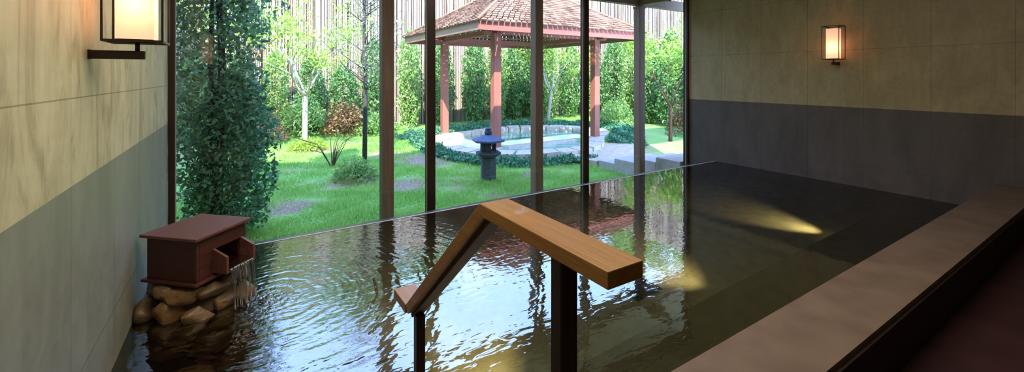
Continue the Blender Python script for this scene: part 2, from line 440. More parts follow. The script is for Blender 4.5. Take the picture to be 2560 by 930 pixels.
# ------------------------------------------------------------------ room shell
XL, XR = -.44, 5.66
YG = 4.0            # glass plane
YE = 3.54           # far edge of the pool
ZC = 2.75
tag(MB().box((XL-.2, -2.3, -.95), (XL, YG-.04, ZC)).build('wall_left', M['wall_l']), kind='structure')
tag(MB().box((XR, -2.3, -.95), (XR+.2, YG+.05, ZC)).build('wall_right', M['wall_r']), kind='structure')
tag(MB().box((XL-.2, -2.5, -.2), (XR+.2, -2.3, ZC)).build('wall_back', M['wall_b']), kind='structure')
tag(MB().box((XL-.2, -2.5, ZC), (XR+.2, YG+.1, ZC+.15)).build('ceiling', M['ceiling']), kind='structure')
tag(MB().box((XL, -2.3, -.1), (XR, .62, .027)).build('floor', M['floor']), kind='structure')
tag(MB().box((XL-.2, YG-.06, 2.62), (XR+.2, YG+.06, ZC)).build('trim_1', M['frame']), kind='structure')
mb = MB().box((XL-.2, YG-.04, -.95), (XR+.2, YG+.08, -.2))
tag(mb.build('wall_sill', M['pooledge']), kind='structure')
# exterior skin of the building, left and right of the window
tag(MB().box((XL-2.2, YG-.1, -.95), (XL-.2, YG+.1, 3.0)).build('wall_outer_left', M['wall_b']), kind='structure')
tag(MB().box((XR+.2, YG-.1, -.95), (XR+.95, YG+.05, 3.0)).build('wall_outer_right', M['wall_b']), kind='structure')

# pool basin
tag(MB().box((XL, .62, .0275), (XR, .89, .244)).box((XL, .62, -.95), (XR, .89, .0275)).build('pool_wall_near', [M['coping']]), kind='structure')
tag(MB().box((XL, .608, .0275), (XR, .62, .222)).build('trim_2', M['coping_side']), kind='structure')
tag(MB().box((XL, .89, -.95), (3.72, YE, -.78)).box((3.72, .89, -.95), (XR, YE, -.66)).build('pool_floor', M['poolfloor']), kind='structure')
tag(MB().box((XL, .89, -.78), (XR, 1.56, -.35), bev=.004).build('pool_bench', M['bench']), kind='structure')
tag(MB().box((XL, YE-.06, -.95), (XR, YE+.1, -.012)).build('pool_wall_far', M['pooledge']), kind='structure')
tag(MB().box((XL, YE, -.012), (XR, YE+.012, .0025)).build('trim_3', M['poolrim']), kind='structure')
tag(MB().box((XL, YE+.1, -.95), (XR, YG-.04, -.3)).build('overflow_gutter', M['pooledge']), kind='structure')
mb = MB()
mb.add([(XL, .89, 0), (XR, .89, 0), (XR, YE, 0), (XL, YE, 0)], [(0, 1, 2, 3)])
tag(mb.build('pool_water', M['water']), 'clear rippling bath water filling the indoor pool', 'water', kind='stuff')

# windows: three tall panes in bronze frames
bays = [XL, XL + 2.03, XL + 4.06, XR]
for i in range(3):
    x0, x1 = bays[i], bays[i+1]
    y0, y1 = YG-.035, YG+.035
    w_ = .04
    f = MB()
    f.box((x0, y0, -.2), (x0+w_, y1, 2.62)).box((x1-w_, y0, -.2), (x1, y1, 2.62))
    f.box((x0+w_, y0, -.2), (x1-w_, y1, -.15)).box((x0+w_, y0, 2.57), (x1-w_, y1, 2.62))
    fo = tag(f.build('window_%d' % (i+1), M['frame']), kind='structure')
    g = MB().box((x0+w_, YG-.004, -.15), (x1-w_, YG+.004, 2.57)).build('pane', M['glass'], fo)
    s_ = MB()
    s_.box((x0+w_, YG-.014, -.15), (x0+w_+.006, YG-.004, 2.57)).box((x1-w_-.006, YG-.014, -.15), (x1-w_, YG-.004, 2.57))
    s_.build('gasket', M['seal'], fo)

# ------------------------------------------------------------------ lawn
def blob(t):
    """outer outline of the garden pool"""
    cx, cy = 6.0, 8.75
    r = 2.35 + .28*math.cos(2*t - 1.2) + .13*math.sin(3*t + .6) + .06*math.cos(5*t)
    return cx + r*math.cos(t)*1.03, cy + r*math.sin(t)*.93
def in_blob(x, y, k=1.0):
    dx, dy = (x-6.0)/1.03, (y-8.75)/.93; t = math.atan2(dy, dx)
    r = 2.35 + .28*math.cos(2*t - 1.2) + .13*math.sin(3*t + .6) + .06*math.cos(5*t)
    return math.hypot(dx, dy) < r*k
gx = np.arange(-3.0, 14.01, .1); gy = np.arange(YG+.08, 16.0, .1)
V = []; F = []
for j, y in enumerate(gy):
    for i, x in enumerate(gx):
        z = ground(x, y) + .012*math.sin(x*3.1+y)*math.sin(y*2.3)
        if in_blob(x, y, .93): z = -.95
        V.append((x, y, z))
W_ = len(gx)
for j in range(len(gy)-1):
    for i in range(W_-1): F.append((j*W_+i, j*W_+i+1, (j+1)*W_+i+1, (j+1)*W_+i))
tag(np_mesh('ground_lawn', V, F, M['lawn']), kind='structure')

# grass blades: dense near the house, thinner far away
g = np.random.default_rng(3)
N = 330000
U = g.random(N); yy = 4.25 + (12.6-4.25) * U**1.5
xx = -.7 + g.random(N) * (1.2 + yy*1.05)
keep = np.ones(N, bool)
dirt = np.zeros(N)
for (px_, py_, pr_) in PATCHES: dirt = np.maximum(dirt, 1.25 - np.hypot(xx-px_, (yy-py_)*1.2)/pr_)
dirt += .3*np.sin(xx*9+2*np.sin(yy*5))*np.sin(yy*11)
keep &= ~((dirt > .35) & (g.random(N) < np.clip(dirt, 0, .85)))
tt = np.arctan2((yy-8.75)/.93, (xx-6.0)/1.03)
rr = 2.35 + .28*np.cos(2*tt-1.2) + .13*np.sin(3*tt+.6) + .06*np.cos(5*tt)
keep &= np.hypot((yy-8.75)/.93, (xx-6.0)/1.03) > rr + .02
keep &= ~((xx > 5.55) & (xx < 6.65) & (yy < 6.8))
keep &= ~((xx > 6.2) & (yy < 5.6))
xx, yy = xx[keep], yy[keep]; n = len(xx)
zz = -.35 - .15*np.array([smooth((9-q)/4.0) for q in yy])
ang = g.random(n)*2*np.pi; hgt = (.03 + .05*g.random(n)) * (.75 + .45*np.sin(xx*5.7+1.3*np.sin(yy*4))*np.sin(yy*7.3)); wd = .004 + .0014*yy/4
lean = g.normal(size=(n, 2))*.018
p = np.stack([xx, yy, zz-.005], 1); sd = np.stack([np.cos(ang), np.sin(ang), np.zeros(n)], 1)*wd[:, None]
top = p + np.stack([lean[:, 0], lean[:, 1], hgt], 1)
v = np.stack([p-sd, p+sd, top], 1).reshape(-1, 3)
go = np_mesh('lawn_grass', v, np.arange(3*n).reshape(-1, 3), M['grass'], None, 3)
tag(go, 'short bright green lawn grass with bare patches outside the window', 'grass', kind='stuff')

# ------------------------------------------------------------------ covered walk outside: overhang, posts, beams
tag(MB().box((XL-2.2, YG-.1, 2.85), (XR+4.0, 5.45, 2.93)).build('ceiling_overhang', M['rafter']), kind='structure')
tag(MB().box((XL-2.2, 5.45, 2.78), (XR+4.0, 5.50, 3.0)).build('trim_4', M['postwood']), kind='structure')
labels = ['weathered timber veranda post standing behind the first pane, nearest the wooden spout box',
          'weathered timber veranda post directly in front of the gazebo roof',
          'weathered timber veranda post with a cross beam, beside the garden steps']
for i, x in enumerate((1.345, 3.35, 5.355)):
    y = 4.64; s_ = .0625
    r_ = empty('veranda_post', (x, y, -.5))
    tag(r_, labels[i], 'post', 'veranda posts outside the window')
    MB().box((-s_, -s_, 0), (s_, s_, 2.77), bev=.006).build('shaft', M['postwood'], r_)
    MB().box((-s_-.012, -s_-.012, 2.77), (s_+.012, s_+.012, 2.80), bev=.003).build('cap', M['postwood'], r_)
b = tag(MB().box((XL-2.0, 4.59, 2.31), (XR+3.5, 4.69, 2.46), bev=.004).build('header_beam', M['postwood']), 'long dark timber beam lying across the tops of the veranda posts', 'beam')
for i, x in enumerate((1.345, 3.35, 5.355)):
    b = MB().box((x-.05, YG+.08, 2.31), (x+.05, 4.585, 2.46), bev=.004).build('cross_beam', M['postwood'])
    tag(b, ['short timber cross beam above the veranda post nearest the spout box', 'short timber cross beam above the middle veranda post', 'brown timber cross beam running from the post by the steps to the house'][i], 'beam', 'cross beams over the veranda posts')

# ------------------------------------------------------------------ garden steps and path
st = empty('garden_steps', (0, 0, 0)); tag(st, 'grey stone steps climbing from the garden path towards the house', 'steps')
edges = [(5.84, 5.44, -.36), (5.44, 4.95, -.265), (4.95, 4.54, -.18), (4.54, 4.09, -.10)]
for (ya, yb, z) in edges:
    MB().box((5.62, yb, -.9), (6.55, ya, z), bev=.006).build('step', M['stepside'], st)
pp = [(5.58, 5.84), (6.65, 5.84), (7.2, 6.3), (7.9, 7.0), (7.3, 7.35), (6.6, 6.9), (5.9, 6.75), (5.35, 6.45)]
pm = MB(); pm.prism(pp, -.6, -.375)
tag(pm.build('garden_path', M['pathstone']), 'pale beige stone path between the steps and the garden pool', 'path')

# garden pool with its ring of stones
gp = empty('garden_pool', (0, 0, 0)); tag(gp, 'freeform garden bath rimmed with pale stone under the gazebo', 'pool')
K = 34
for k in range(K):
    t0, t1 = 2*math.pi*k/K + .012, 2*math.pi*(k+1)/K - .012
    o0, o1 = blob(t0), blob(t1); cx, cy = 6.0, 8.75
    wdt = .80 + .02*rnd.random()
    i0 = (cx+(o0[0]-cx)*wdt, cy+(o0[1]-cy)*wdt); i1 = (cx+(o1[0]-cx)*wdt, cy+(o1[1]-cy)*wdt)
    zt = -.30 + .02*rnd.random()
    MB().prism([i0, o0, o1, i1], -.95, zt).build('rim_stone', M['rimstone'], gp)
poly = []
for k in range(48):
    q = blob(2*math.pi*k/48); poly.append((6.0+(q[0]-6.0)*.86, 8.75+(q[1]-8.75)*.86))
MB().prism(poly, -.60, -.43).build('water_surface', M['gpool'], gp)
MB().box((5.0, 8.0, -.55), (7.0, 8.22, -.36), bev=.01).build('ledge', M['rimstone'], gp)
MB().box((5.3, 7.1, -.55), (6.7, 7.3, -.40), bev=.01).build('ledge', M['rimstone'], gp)

# ------------------------------------------------------------------ gazebo
ga = empty('gazebo', (5.95, 9.07, 0)); tag(ga, 'red timber gazebo with brown shingled pyramid roof over the garden bath', 'gazebo')
for (x, y) in ((-1.42, -1.33), (1.47, -1.25), (-1.42, 1.33), (1.47, 1.33)):
    c = MB().box((x-.085, y-.085, -.45), (x+.085, y+.085, 2.12), bev=.008).build('column', M['redwood'], ga)
    MB().box((x-.11, y-.11, -.45), (x+.11, y+.11, -.29), bev=.01).build('column_base', M['rimstone'], c)
hw = 2.23; ex, ey = 2.23, 2.11
for (a, b) in (((-ex, -ey), (ex, -ey+.05)), ((-ex, ey-.05), (ex, ey)), ((-ex, -ey+.05), (-ex+.05, ey-.05)), ((ex-.05, -ey+.05), (ex, ey-.05))):
    MB().box((a[0], a[1], 2.06), (b[0], b[1], 2.25)).build('fascia', M['fascia'] if b[0]-a[0] > 1 else M['sidefascia'], ga)
for y in (-1.33, 1.33): MB().box((-1.7, y-.05, 2.08), (1.7, y+.05, 2.20)).build('beam', M['redwood'], ga)
for x in (-1.42, 1.47): MB().box((x-.05, -1.6, 2.085), (x+.05, 1.6, 2.195)).build('beam', M['redwood'], ga)
ZA = 3.62; ZE = 2.22
rf = MB(); apex = Vector((0, 0, ZA))
rg = random.Random(5)
sides = [((-ex-.06, -ey-.06), (ex+.06, -ey-.06)), ((ex+.06, -ey-.06), (ex+.06, ey+.06)), ((ex+.06, ey+.06), (-ex-.06, ey+.06)), ((-ex-.06, ey+.06), (-ex-.06, -ey-.06))]
NC = 24
for (a, b) in sides:
    A = Vector((*a, ZE)); B = Vector((*b, ZE))
    nrm = (B-A).cross(apex-A).normalized()
    if nrm.z < 0: nrm.negate()
    for c in range(NC):
        t0, t1 = c/NC, min(1, (c+1.25)/NC)
        L0, R0 = A.lerp(apex, t0), B.lerp(apex, t0); L1, R1 = A.lerp(apex, t1), B.lerp(apex, t1)
        length = (R0-L0).length; ns = max(1, int(length/.13)); off = rg.random()*.5
        us = [0] + [min(1, max(0, (k+off)/ns)) for k in range(ns)] + [1]
        for u0, u1 in zip(us[:-1], us[1:]):
            if u1-u0 < .004: continue
            th = .022 + .010*rg.random(); sh = (rg.random()-.5)*.008
            p0, p1 = L0.lerp(R0, u0+.003), L0.lerp(R0, u1-.003)
            q0, q1 = L1.lerp(R1, u0+.003), L1.lerp(R1, u1-.003)
            vs = [p0, p1, q1, q0, p0+nrm*th, p1+nrm*th, q1+nrm*.004, q0+nrm*.004]
            rf.add(vs, [(3,2,1,0),(4,5,6,7),(0,1,5,4),(1,2,6,5),(2,3,7,6),(3,0,4,7)])
rf.build('roof', M['shingle'], ga)
for (sx_, sy_) in ((-1,-1),(1,-1),(1,1),(-1,1)):
    MB().tube([(sx_*(ex+.05), sy_*(ey+.05), ZE+.03), (0, 0, ZA+.02)], .03, 6).build('hip_cap', M['shingle'], ga)
ru = MB()
for k in range(9):      # pale slats seen from below, ring by ring
    t = .02 + k*.085
    x_, y_ = (ex-.08)*(1-t), (ey-.08)*(1-t); z_ = ZE-.07 + (ZA-ZE)*t
    w_ = .045
    ru.box((-x_, -y_, z_), (x_, -y_+w_, z_+.03)).box((-x_, y_-w_, z_), (x_, y_, z_+.03))
    ru.box((-x_, -y_+w_, z_), (-x_+w_, y_-w_, z_+.03)).box((x_-w_, -y_+w_, z_), (x_, y_-w_, z_+.03))
ru.build('underside_slats', M['rafter'], ga)
rr_ = MB()
for k in range(-4, 5):
    f_ = k/4.0*.92
    for (a, b) in (((f_*ex, -ey+.06), (f_*ex*.15, -.3)), ((f_*ex, ey-.06), (f_*ex*.15, .3)), ((-ex+.06, f_*ey), (-.3, f_*ey*.15)), ((ex-.06, f_*ey), (.3, f_*ey*.15))):
        rr_.tube([(a[0], a[1], ZE-.06), (b[0], b[1], ZA-.28)], .03, 4)
rr_.build('rafters', M['fascia'], ga)

# ------------------------------------------------------------------ stone lantern
ln = empty('stone_lantern', (3.36, 5.98, ground(3.36, 5.98)-.01)); tag(ln, 'small blue grey stone lantern with a wide roof standing on the lawn', 'lantern')
hx = R(13)
MB().lathe([(.128, 0), (.13, .36), (.118, .375)], 6, rot=hx, sm=False).build('shaft', M['lantern'], ln)
MB().lathe([(.10, .375), (.135, .40), (.205, .44), (.215, .455), (.21, .475), (.12, .485)], 6, rot=hx, sm=False).build('platform', M['lantern'], ln)
fb = MB()
for k in range(6):
    a = hx + k*math.pi/3; fb.tube([(.112*math.cos(a), .112*math.sin(a), .48), (.112*math.cos(a), .112*math.sin(a), .62)], .022, 6)
fb.lathe([(.125, .48), (.125, .505)], 6, rot=hx, sm=False).lathe([(.125, .60), (.125, .63)], 6, rot=hx, sm=False)
for k in (1, 3, 5):
    a0, a1 = hx + k*math.pi/3, hx + (k+1)*math.pi/3
    p0 = Vector((.105*math.cos(a0), .105*math.sin(a0), .5)); p1 = Vector((.105*math.cos(a1), .105*math.sin(a1), .5))
    u_ = Vector((0, 0, .11)); q = (p0+p1)*.5; nn = Vector((q.x, q.y, 0)).normalized()*.02
    fb.add([p0-nn, p1-nn, p1+u_-nn, p0+u_-nn, p0, p1, p1+u_, p0+u_], [(0,1,2,3),(7,6,5,4),(0,4,5,1),(1,5,6,2),(2,6,7,3),(3,7,4,0)])
fb.build('fire_box', M['lantern'], ln)
MB().lathe([(.12, .63), (.24, .635), (.275, .65), (.268, .672), (.17, .70), (.10, .735), (.05, .755)], 6, rot=hx, sm=False).build('roof', M['lanterndark'], ln)
MB().lathe([(.05, .75), (.062, .77), (.062, .80), (.045, .82), (.055, .835), (.03, .865), (.005, .875)], 16).build('finial', M['lantern'], ln)

# ------------------------------------------------------------------ bamboo fence
def fence(name, p0, p1, h, label, seed):
    r_ = empty(name, (p0[0], p0[1], -.42)); tag(r_, label, 'fence')
    d = Vector((p1[0]-p0[0], p1[1]-p0[1], 0)); L = d.length; d.normalize(); nn = Vector((-d.y, d.x, 0))
    g_ = random.Random(seed); m_ = MB(); s_ = 0
    while s_ < L:
        r0 = .015 + .010*g_.random(); s_ += r0 + .006 + (.022 if g_.random() < .2 else 0)
        b_ = d*s_ + nn*(g_.random()-.5)*.03; tl = (g_.random()-.5)*.03
        m_.tube([b_, b_ + Vector((d.x*tl, d.y*tl, h*(.97+.05*g_.random())))], r0, 6, cap=False); s_ += r0
    m_.build('pole_screen', M['bamboo'], r_)
    for z in (.5, h*.5, h-.4):
        MB().tube([nn*.07 + Vector((0, 0, z)), nn*.07 + d*L + Vector((0, 0, z))], .03, 8).build('rail', M['barkbrown'], r_)
    bk = MB(); a = nn*.12; b_ = nn*.12 + d*L; u_ = Vector((0, 0, h-.2)); c_ = nn*.02
    bk.add([a, b_, b_+u_, a+u_, a+c_, b_+c_, b_+c_+u_, a+c_+u_], [(0,1,2,3),(7,6,5,4),(0,4,5,1),(1,5,6,2),(2,6,7,3),(3,7,4,0)])
    bk.build('backing', M['barkbrown'], r_)
fence('bamboo_fence', (-1.7, 13.2), (12.0, 13.2), 4.9, 'tall bleached bamboo pole fence closing the back of the garden', 1)
fence('bamboo_fence', (12.0, 13.2), (12.0, 3.5), 4.9, 'tall bleached bamboo pole fence along the side of the garden beyond the steps', 2)
fence('bamboo_fence', (-1.7, 4.15), (-1.7, 13.2), 4.4, 'tall pale bamboo pole fence behind the dark ivy column', 3)

# ------------------------------------------------------------------ planting
def column_points(h, r, n, seed, lump=.25, base=.08):
    g_ = np.random.default_rng(seed); z = base + (h-base)*g_.random(n)**.95
    prof = r*np.clip(np.minimum(1, (h-z)/(h*.28)), .05, 1)**.5*np.clip(.55+z/(h*.25)*.45, 0, 1)
    a = g_.random(n)*2*np.pi
    bum = 1 + lump*np.sin(3*a+z*5)*np.sin(z*7+seed) + lump*.6*np.sin(5*a - z*11)
    rad = prof*bum*(1 - .55*g_.random(n)**2.2)
    return np.stack([rad*np.cos(a), rad*np.sin(a), z], 1)
def shrub(name, h, r, n, size, lm, bm, seed, stems=3):
    o = empty(name); leaves('foliage', column_points(h, r, n, seed), size, lm, o, seed)
    t = MB(); g_ = random.Random(seed)
    for k in range(stems):
        a = g_.random()*6.28; q = (g_.random()*.5)*r
        t.tube([(q*.4*math.cos(a), q*.4*math.sin(a), -.05), (q*math.cos(a), q*math.sin(a), h*.4), (q*.6*math.cos(a+1), q*.6*math.sin(a+1), h*.85)], [.025, .018, .008], 6)
    t.build('stem', bm, o); return o
ordn = ['first', 'second', 'third', 'fourth', 'fifth', 'sixth', 'seventh', 'eighth', 'ninth', 'tenth', 'eleventh', 'twelfth', 'thirteenth', 'fourteenth', 'fifteenth', 'sixteenth', 'seventeenth', 'eighteenth']
protos = [shrub('columnar_shrub', 2.4, .38, 4200, .085, M['leaf_col'], M['barkbrown'], 11),
          shrub('columnar_shrub', 2.0, .42, 4000, .085, M['leaf_col'], M['barkbrown'], 12),
          shrub('columnar_shrub', 2.7, .36, 4400, .085, M['leaf_lite'], M['barkbrown'], 13)]
used = set()
def place(k, x, y, sc_=1.0, szz=1.0):
    p_ = protos[k]
    if k in used: p_ = copy_tree(p_)
    used.add(k)
    p_.location = (x, y, ground(x, y)); p_.rotation_euler = (0, 0, rnd.random()*6.28); p_.scale = (sc_, sc_, sc_*szz); return p_
back = [(-.9, 12.3, 2, .8), (.0, 12.5, 0, .85), (.75, 12.3, 2, .8), (1.6, 12.5, 0, .85), (2.4, 12.4, 1, .9), (3.25, 12.5, 0, 1.05), (4.3, 12.5, 2, 1.05), (5.35, 12.6, 0, 1.15), (6.45, 12.4, 0, 1.15),
        (7.35, 12.5, 2, 1.1), (8.1, 12.6, 0, 1.15), (8.85, 12.4, 1, 1.3), (9.6, 12.5, 2, 1.1), (10.4, 12.3, 0, 1.15), (11.1, 11.9, 2, 1.15)]
for i, (x, y, k, s_) in enumerate(back):
    o = place(k, x, y, s_*(.80 if i > 4 else 1), 1.28 if i > 4 else 1)
    tag(o, 'leafy columnar shrub at the back fence, %s in the row counting from the ivy column' % ordn[i], 'shrub', 'columnar shrubs along the back bamboo fence')
side = [(11.3, 11.0, 0, 1.15), (11.25, 10.2, 2, 1.1), (11.3, 9.4, 1, 1.3), (11.2, 8.5, 0, 1.2), (11.3, 7.6, 2, 1.1), (11.3, 6.7, 1, 1.25), (11.2, 5.8, 0, 1.1)]
for i, (x, y, k, s_) in enumerate(side):
    o = place(k, x, y, s_*.82, 1.25)
    tag(o, 'leafy columnar shrub at the side fence, %s in the row counting from the back corner' % ordn[i], 'shrub', 'columnar shrubs along the side bamboo fence')

# the big ivy-clad column by the glass
iv = shrub('ivy_column', 4.6, .36, 13000, .058, M['leaf_dark'], M['barkdark'], 21, 5)
iv.location = (-.2, 5.35, -.5)
tag(iv, 'tall dark green leafy climber filling the corner behind the spout box', 'climbing shrub')
lb = leaves('leaning_foliage', column_points(1.7, .34, 5500, 22) + np.array([.16, .1, 0]), .06, M['leaf_cover'], iv, 23)
ub = leaves('upper_foliage', column_points(1.9, .38, 3000, 24) + np.array([.22, .5, 2.1]), .06, M['leaf_dark'], iv, 25)

def tree(name, loc, trunk_h, trunk_r, bm, lm, fork, depth, blen, nleaf, lsize, spread, seed, up=.5, lean=(0, 0)):
    o = empty(name, loc); g_ = random.Random(seed); tips = []
    wood = []
    def branch(p, d, L, r_, dep, mbb):
        pts = [p]; rad = [r_]; q = p.copy(); dd = d.copy()
        for k in range(4):
            dd = (dd + Vector((g_.gauss(0, .13), g_.gauss(0, .13), g_.gauss(0, .08) + .06*up))).normalized()
            q = q + dd*L/4; pts.append(q.copy()); rad.append(r_*(1-.12*(k+1)))
            if dep <= 1: tips.append((q.copy(), L*.35))
        mbb.tube(pts, rad, 6 if dep > 1 else 4)
        if dep > 0:
            for k in range(3 if dep > 1 else 4):
                a = g_.random()*6.28; s_ = spread*(.7+.6*g_.random())
                nd = (dd + Vector((math.cos(a)*s_, math.sin(a)*s_, up*.4*g_.random()))).normalized()
                st_ = pts[g_.choice((2, 3, 4))]
                branch(st_, nd, L*(.62+.15*g_.random()), rad[-1]*.62, dep-1, mbb)
    t = MB(); tp = Vector((lean[0], lean[1], trunk_h))
    t.tube([(0, 0, -.1), (lean[0]*.3, lean[1]*.3, trunk_h*.35), (lean[0]*.7, lean[1]*.7, trunk_h*.7), tp], [trunk_r*1.35, trunk_r*1.05, trunk_r, trunk_r*.92], 10)
    t.build('trunk', bm, o)
    for k in range(fork):
        m_ = MB(); a = 6.28*k/fork + g_.random()*.6; s_ = spread*(.6+.7*g_.random())
        branch(tp - Vector((0, 0, .05)), Vector((math.cos(a)*s_, math.sin(a)*s_, 1)).normalized(), blen*(.8+.4*g_.random()), trunk_r*.6, depth, m_)
        m_.build('branch', bm, o)
    if nleaf:
        gg = np.random.default_rng(seed); idx = gg.integers(0, len(tips), nleaf)
        c = np.array([tips[i][0] for i in idx]); rr = np.array([tips[i][1] for i in idx])
        leaves('foliage', c + gg.normal(size=(nleaf, 3))*rr[:, None]*.55, lsize, lm, o, seed)
    return o, tips
t1, _ = tree('small_tree', (1.17, 10.0, ground(1.17, 10)), 1.15, .052, M['bark'], M['leaf_yel'], 5, 3, 1.0, 2600, .075, .75, 31, .35)
tag(t1, 'young pale trunked tree with sparse yellow green leaves on the sunlit lawn', 'tree')
# slim tree with feathery side twigs
sl = empty('slim_tree', (1.82, 7.6, ground(1.82, 7.6))); tag(sl, 'slim dark trunked young tree with thin bare twigs beside the low leafy bush', 'tree')
MB().tube([(0, 0, -.05), (.02, .01, 1.2), (.0, .02, 2.5), (.03, 0, 4.0)], [.045, .036, .026, .014], 8).build('trunk', M['barkdark'], sl)
tw = []; gt = random.Random(41); tips = []
tm = MB()
for k in range(46):
    z = 1.25 + 2.4*gt.random(); a = gt.random()*6.28; L = (.35+.35*gt.random())*(1.15-.2*(z-1.25))
    p0 = Vector((.01, .01, z)); p1 = p0 + Vector((math.cos(a)*L*.5, math.sin(a)*L*.5, L*.35)); p2 = p1 + Vector((math.cos(a+.3)*L*.5, math.sin(a+.3)*L*.5, L*.4))
    tm.tube([p0, p1, p2], [.009, .006, .003], 4)
    for q in range(4):
        u = gt.random(); b_ = p0.lerp(p2, .4+.6*u); e_ = b_ + Vector((gt.gauss(0, .12), gt.gauss(0, .12), .08+gt.random()*.14)); tm.tube([b_, e_], [.004, .002], 3); tips.append(e_)
tm.build('twigs', M['barkdark'], sl)
gg = np.random.default_rng(42); ix = gg.integers(0, len(tips), 3000)
leaves('foliage', np.array([tips[i] for i in ix]) + gg.normal(size=(3000, 3))*.09, .045, M['leaf_gry'], sl, 43)

t2, _ = tree('garden_tree', (8.3, 10.9, ground(8, 11)), 1.1, .05, M['bark'], M['leaf_yel'], 4, 3, .95, 2000, .08, .9, 33, .3, (.15, 0))
tag(t2, 'pale branched small tree with yellow leaves seen through the gazebo', 'tree')
t3, _ = tree('garden_tree', (9.1, 6.9, ground(9, 7)), .9, .04, M['barkbrown'], M['leaf_yel'], 4, 3, 1.0, 2600, .08, .7, 35, .5)
tag(t3, 'arching small tree with bright leaves beyond the garden steps', 'tree')
t4, _ = tree('garden_tree', (-.1, 9.6, ground(0, 9.6)), 1.3, .045, M['barkbrown'], M['leaf_yel'], 5, 3, 1.0, 1500, .075, .6, 37, .5)
tag(t4, 'leafy light green tree behind the ivy column', 'tree')

def mound(name, loc, rx, ry, h, n, size, lm, seed, label, cat='bush'):
    g_ = np.random.default_rng(seed); a = g_.random(n)*2*np.pi; u = np.sqrt(g_.random(n))
    x = rx*u*np.cos(a); y = ry*u*np.sin(a); z = h*np.sqrt(np.clip(1-u*u, 0, 1))*(.45+.55*g_.random(n))*(1+.2*np.sin(a*5))
    o = empty(name, loc); leaves('foliage', np.stack([x, y, z], 1), size, lm, o, seed)
    t = MB(); q = random.Random(seed)
    for k in range(9):
        a_ = q.random()*6.28; r_ = q.random()*.7; t.tube([(0, 0, -.03), (rx*r_*math.cos(a_), ry*r_*math.sin(a_), h*.6)], [.008, .004], 4)
    t.build('stem', M['barkbrown'], o); tag(o, label, cat); return o
mound('low_bush', (1.55, 7.0, ground(1.5, 7)), .34, .3, .30, 1500, .05, M['leaf_lite'], 51, 'low leafy green bush at the foot of the slim dark tree')
mound('low_bush', (1.2, 9.75, ground(1.2, 9.75)), .38, .3, .24, 1300, .05, M['leaf_yel'], 52, 'low yellow green bush around the pale tree trunk')
for i, (x, y, rx, h, lm, lab) in enumerate([
        (.35, 11.2, .6, .8, 'leaf_russet', 'russet shrub below the fence, behind the pale trunked tree'),
        (2.3, 11.6, .55, .9, 'leaf_russet', 'brownish shrub at the back fence beside the slim dark tree'),
        (3.0, 11.4, .55, .55, 'leaf_lite', 'light green shrub at the lawn edge left of the gazebo'),
        (1.35, 11.9, .6, 1.1, 'leaf_lite', 'round light green shrub at the back fence behind the pale trunk'),
        (10.3, 7.3, .6, .8, 'leaf_russet', 'russet shrub by the side fence beyond the steps'),
        (9.7, 9.3, .6, .8, 'leaf_lite', 'light green shrub behind the garden bath near the corner of the fence')]):
    mound('garden_shrub', (x, y, ground(x, y)), rx, rx*.8, h, 2200, .07, M[lm], 60+i, lab, 'shrub')
# bare twiggy shrub left of the slim tree
bt = empty('twiggy_shrub', (1.35, 7.9, ground(1.3, 7.9))); tag(bt, 'bare arching twigs of a shrub growing just left of the slim dark tree', 'shrub')
bm_ = MB(); q = random.Random(77)
for k in range(14):
    a = q.random()*6.28; L = .3+.35*q.random(); p0 = Vector((0, 0, -.02)); p1 = Vector((math.cos(a)*L*.4, math.sin(a)*L*.4, L*.7)); p2 = Vector((math.cos(a)*L, math.sin(a)*L, L*.95))
    bm_.tube([p0, p1, p2], [.008, .006, .003], 4)
bm_.build('twigs', M['barkbrown'], bt)

# tall trees standing beyond the fence: the bath mirrors them
for i, (x, y, hh, lm, lab) in enumerate([
        (-.2, 15.6, 3.7, 'leaf_yel', 'tall yellow green tree beyond the back fence, mirrored beside the spout box'),
        (4.6, 16.2, 3.6, 'leaf_lite', 'tall light green tree beyond the back fence, mirrored between the two near posts'),
        (9.6, 16.6, 3.9, 'leaf_col', 'tall green tree beyond the back fence, behind the gazebo roof'),
        (14.9, 12.2, 3.6, 'leaf_lite', 'tall tree beyond the corner of the bamboo fences')]):
    tt_, _ = tree('tall_tree', (x, y, -.4), hh, .11, M['barkbrown'], M[lm], 6, 3, 1.9, 15000, .17, .9, 90+i, .5)
    tag(tt_, lab, 'tree')

# ground cover beds (uncountable)
def bed(name, fn, n, h, seed, label, lm='leaf_cover', size=.06):
    g_ = np.random.default_rng(seed); P_ = []
    while len(P_) < n:
        p_ = fn(g_)
        if p_ is None: continue
        x, y = p_; cl_ = .55 + .45*math.sin(x*7.3+y*3.1)*math.sin(y*6.7-x*2.9)
        P_.append((x, y, ground(x, y) + h*cl_*(g_.random()**.6)))
    o = leaves(name, np.array(P_), size, M[lm], None, seed); tag(o, label, 'ground cover plants', kind='stuff')
def ring_bed(t0, t1, w0, w1):
    def fn(g_):
        t = t0 + (t1-t0)*g_.random(); b_ = blob(t); k = w0 + (w1-w0)*g_.random(); d = math.hypot(b_[0]-6, b_[1]-8.75)
        x, y = b_[0]+(b_[0]-6)/d*k, b_[1]+(b_[1]-8.75)/d*k
        return (x, y)
    return fn
bed('front_ground_cover', ring_bed(R(150), R(268), .02, .45), 9000, .16, 81, 'low bluish green ground cover in front of the garden bath rim')
bed('back_ground_cover', ring_bed(R(20), R(150), .02, 1.0), 14000, .16, 82, 'low green ground cover between the garden bath and the fence')
bed('side_ground_cover', ring_bed(R(-52), R(20), .1, .95), 9000, .22, 83, 'low dark green ground cover beside the path right of the gazebo')
bed('fence_ground_cover', lambda g_: (-1.2 + 5.5*g_.random(), 11.9 + .9*g_.random()), 7000, .18, 84, 'low planting at the foot of the back bamboo fence', 'leaf_lite')
